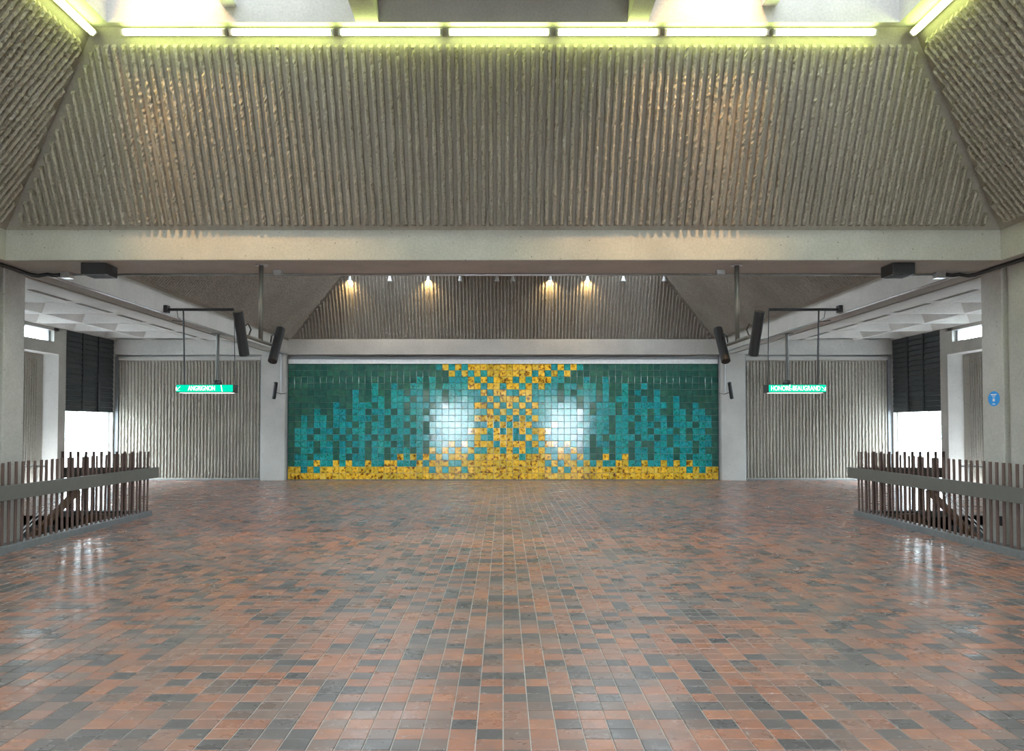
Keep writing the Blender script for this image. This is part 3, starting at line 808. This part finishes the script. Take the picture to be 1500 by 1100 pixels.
# camera posts behind the signs
for s, px, w in ((-1, 318, 'behind the sign reading ANGRIGNON'), (1, 1154, 'on the blue sticker side')):
    y = 19.6; x = (px-737)*y/F_PX
    t = thing('hanging_post', (x, y, 2.7), 'grey drop post with small dark dome ' + w, 'post')
    m = MB(); m.tube([(x, y, ZB), (x, y, 2.78)], .042, 10); m.build('post', M_GREYMET, t)
    m = MB(); m.box(x-.12, x+.12, y-.12, y+.12, ZB-.02, ZB); m.build('plate', M_GREYMET, t)
    m = MB(); m.tube([(x, y, 2.80), (x, y, 2.74), (x, y, 2.66), (x, y, 2.60)], [.07, .11, .10, .04], 14); m.build('dome', M_BLACK, t, True)

# ------------------------------------------------------------------ speakers
def speaker(parent, c, d, br, L=.58, r=.066):
    c = Vector(c); d = Vector(d).normalized()
    a, b = c + d*L/2, c - d*L/2
    m = MB(); m.tube([a, b], r, 18, True); o = m.build('speaker', M_SPK, parent)
    def sub(mb, nm, mat):
        q = mb.build(nm, mat); q.parent = o; q.matrix_parent_inverse = o.matrix_parent_inverse.inverted() if False else Matrix.Identity(4)
        return q
    m = MB(); m.tube([a, a+d*.006], r*.96, 18); sub(m, 'end_cap', M_SPK)
    m = MB(); m.tube([b, b-d*.006], r*.96, 18); sub(m, 'end_cap', M_SPK)
    m = MB(); m.tube(br, .011, 6); sub(m, 'bracket', M_SPK)
for s, w in ((-1, 'on the ANGRIGNON sign side'), (1, 'on the blue sticker side')):
    pxs = 381 if s < 0 else 1081
    y = 11.15; x = (pxs-737)*y/F_PX; zb = CAMZ + (622-497)*y/F_PX - .02
    t = thing('speaker_pole', (x, y, zb), 'drop pole with crossbar and two tube speakers ' + w, 'speaker')
    m = MB(); m.tube([(x, y, ZB), (x, y, zb)], .032, 12); m.build('pole', M_GREYMET, t, True)
    m = MB(); m.tube([(x, y, ZB), (x, y, ZB-.015)], .085, 14); m.build('flange', M_GALV, t)
    ya, yb_ = y-.62, y+.55
    m = MB(); m.tube([(x, ya+.06, zb), (x, yb_-.06, zb)], .026, 10); m.build('crossbar', M_GREYMET, t)
    m = MB(); m.box(x+.12*(-s)-.06, x+.12*(-s)+.06, y+.35, y+.45, ZB-.06, ZB); m.build('junction_box', M_GALV, t)
    speaker(t, (x + s*.06, ya-.03, zb+.03), (s*.03, -.42, 1),
            [(x, ya+.08, zb), (x-s*.02, ya+.12, zb+.10), (x, ya+.06, zb+.17), (x+s*.05, ya+.02, zb+.12)])
    speaker(t, (x - s*.06, yb_+.02, zb+.0), (-s*.06, .62, 1),
            [(x, yb_-.08, zb), (x-s*.02, yb_-.10, zb+.12), (x-s*.05, yb_-.04, zb+.16), (x-s*.06, yb_, zb+.10)])
    yq = YF - .75; xq = (402.5-737 if s < 0 else 1070.5-737)*yq/F_PX; zq = CAMZ + (622-572)*yq/F_PX
    q = thing('tube_speaker', (xq, yq, zq), 'small black tube speaker on the column beside the mural ' + w, 'speaker')
    speaker(q, (xq, yq, zq), (.26 if s < 0 else -.28, -.45, 1), [(xq, yq, zq-.05), (xq - s*.16, yq+.1, zq-.10), (xq - s*.20, YF-.22, zq-.06)], .52, .055)

# ------------------------------------------------------------------ boxes, conduits, cables, sticker
for s, x0, x1, w in ((-1, (115-737), (151-737), 'near the plain column'), (1, (1311-737), (1344-737), 'near the sticker column')):
    y0 = 10.98
    x0 *= y0/F_PX; x1 *= y0/F_PX
    t = thing('ceiling_box', ((x0+x1)/2, 11.3, ZB), 'black box mounted beneath the cross beam ' + w, 'box')
    m = MB(); m.box(x0, x1, y0, y0+.36, ZB-.16, ZB); bevel(m.build('casing', M_BLACK, t), .008)
    m = MB(); m.box(x0+.03, x1-.03, y0+.04, y0+.32, ZB-.165, ZB-.16); m.build('lens_plate', plain('smoked_lens', (.08, .10, .115), .8), t)
o = MB(); o.tube([(-6.5, YB2-.03, ZB-.02), (6.5, YB2-.03, ZB-.02)], .016, 8)
c = o.build('conduit', M_GALV, None, True); tag(c, 'long galvanised conduit under the rear edge of the cross beam', 'conduit')
for s, w in ((-1, 'away from the sticker column'), (1, 'on the sticker column side')):
    o = MB(); o.tube([(s*6.72, YB2+.02, ZB-.018), (s*6.72, YF-.3, ZB-.018)], .016, 8)
    c = o.build('conduit', M_GALV, None, True); tag(c, 'thin conduit along the lower edge of the lengthwise beam ' + w, 'conduit')
    o = MB(); o.tube([(s*6.86, 9.2, ZB-.03), (s*6.86, 10.6, ZB-.03), (s*6.85, 11.2, ZB-.03), (s*6.86, 11.70, ZB-.035), (s*6.75, 11.71, ZB-.05), (s*6.62, 11.71, ZB-.03), (s*6.52, 11.71, ZB-.045), (s*6.42, 11.71, ZB-.035)], .028, 8)
    c = o.build('cable', M_BLACK, None, True); tag(c, 'black cable running round the column head ' + w, 'cable')
    o = MB(); o.box(s*6.26, s*6.39, 11.64, 11.76, ZB-.09, ZB)
    c = o.build('junction_box', M_GALV); tag(c, 'small galvanised junction box under the cross beam ' + w, 'box')
t = thing('oval_sticker', (6.899, 11.38, 2.09), 'bright blue oval sticker on the concrete column', 'sticker')
m = MB(); n = 32
V = [(6.897, 11.385 + .135*math.cos(2*math.pi*k/n), 2.09 + .105*math.sin(2*math.pi*k/n)) for k in range(n)]
m.add(V + [(6.9, v[1], v[2]) for v in V], [tuple(range(n)), tuple(reversed(range(n, 2*n)))] + [(k, (k+1) % n, n+(k+1) % n, n+k) for k in range(n)])
m.build('disc', M_BLUE, t)
m = MB()
for (dy, dz_, w_, h_) in ((0, .058, .14, .014), (0, .036, .08, .008), (0, .012, .05, .007), (0, -.02, .05, .034), (0, -.075, .06, .012)):
    m.box(6.8955, 6.897, 11.385+dy-w_/2, 11.385+dy+w_/2, 2.09+dz_-h_/2, 2.09+dz_+h_/2)
m.build('printing', M_WHITE, t)
m = MB(); m.box(6.86, 6.9, 11.2, 11.28, .33, .46)
o = m.build('outlet_box', M_BLACK); bevel(o, .006); tag(o, 'small black outlet box low on the sticker column', 'box')
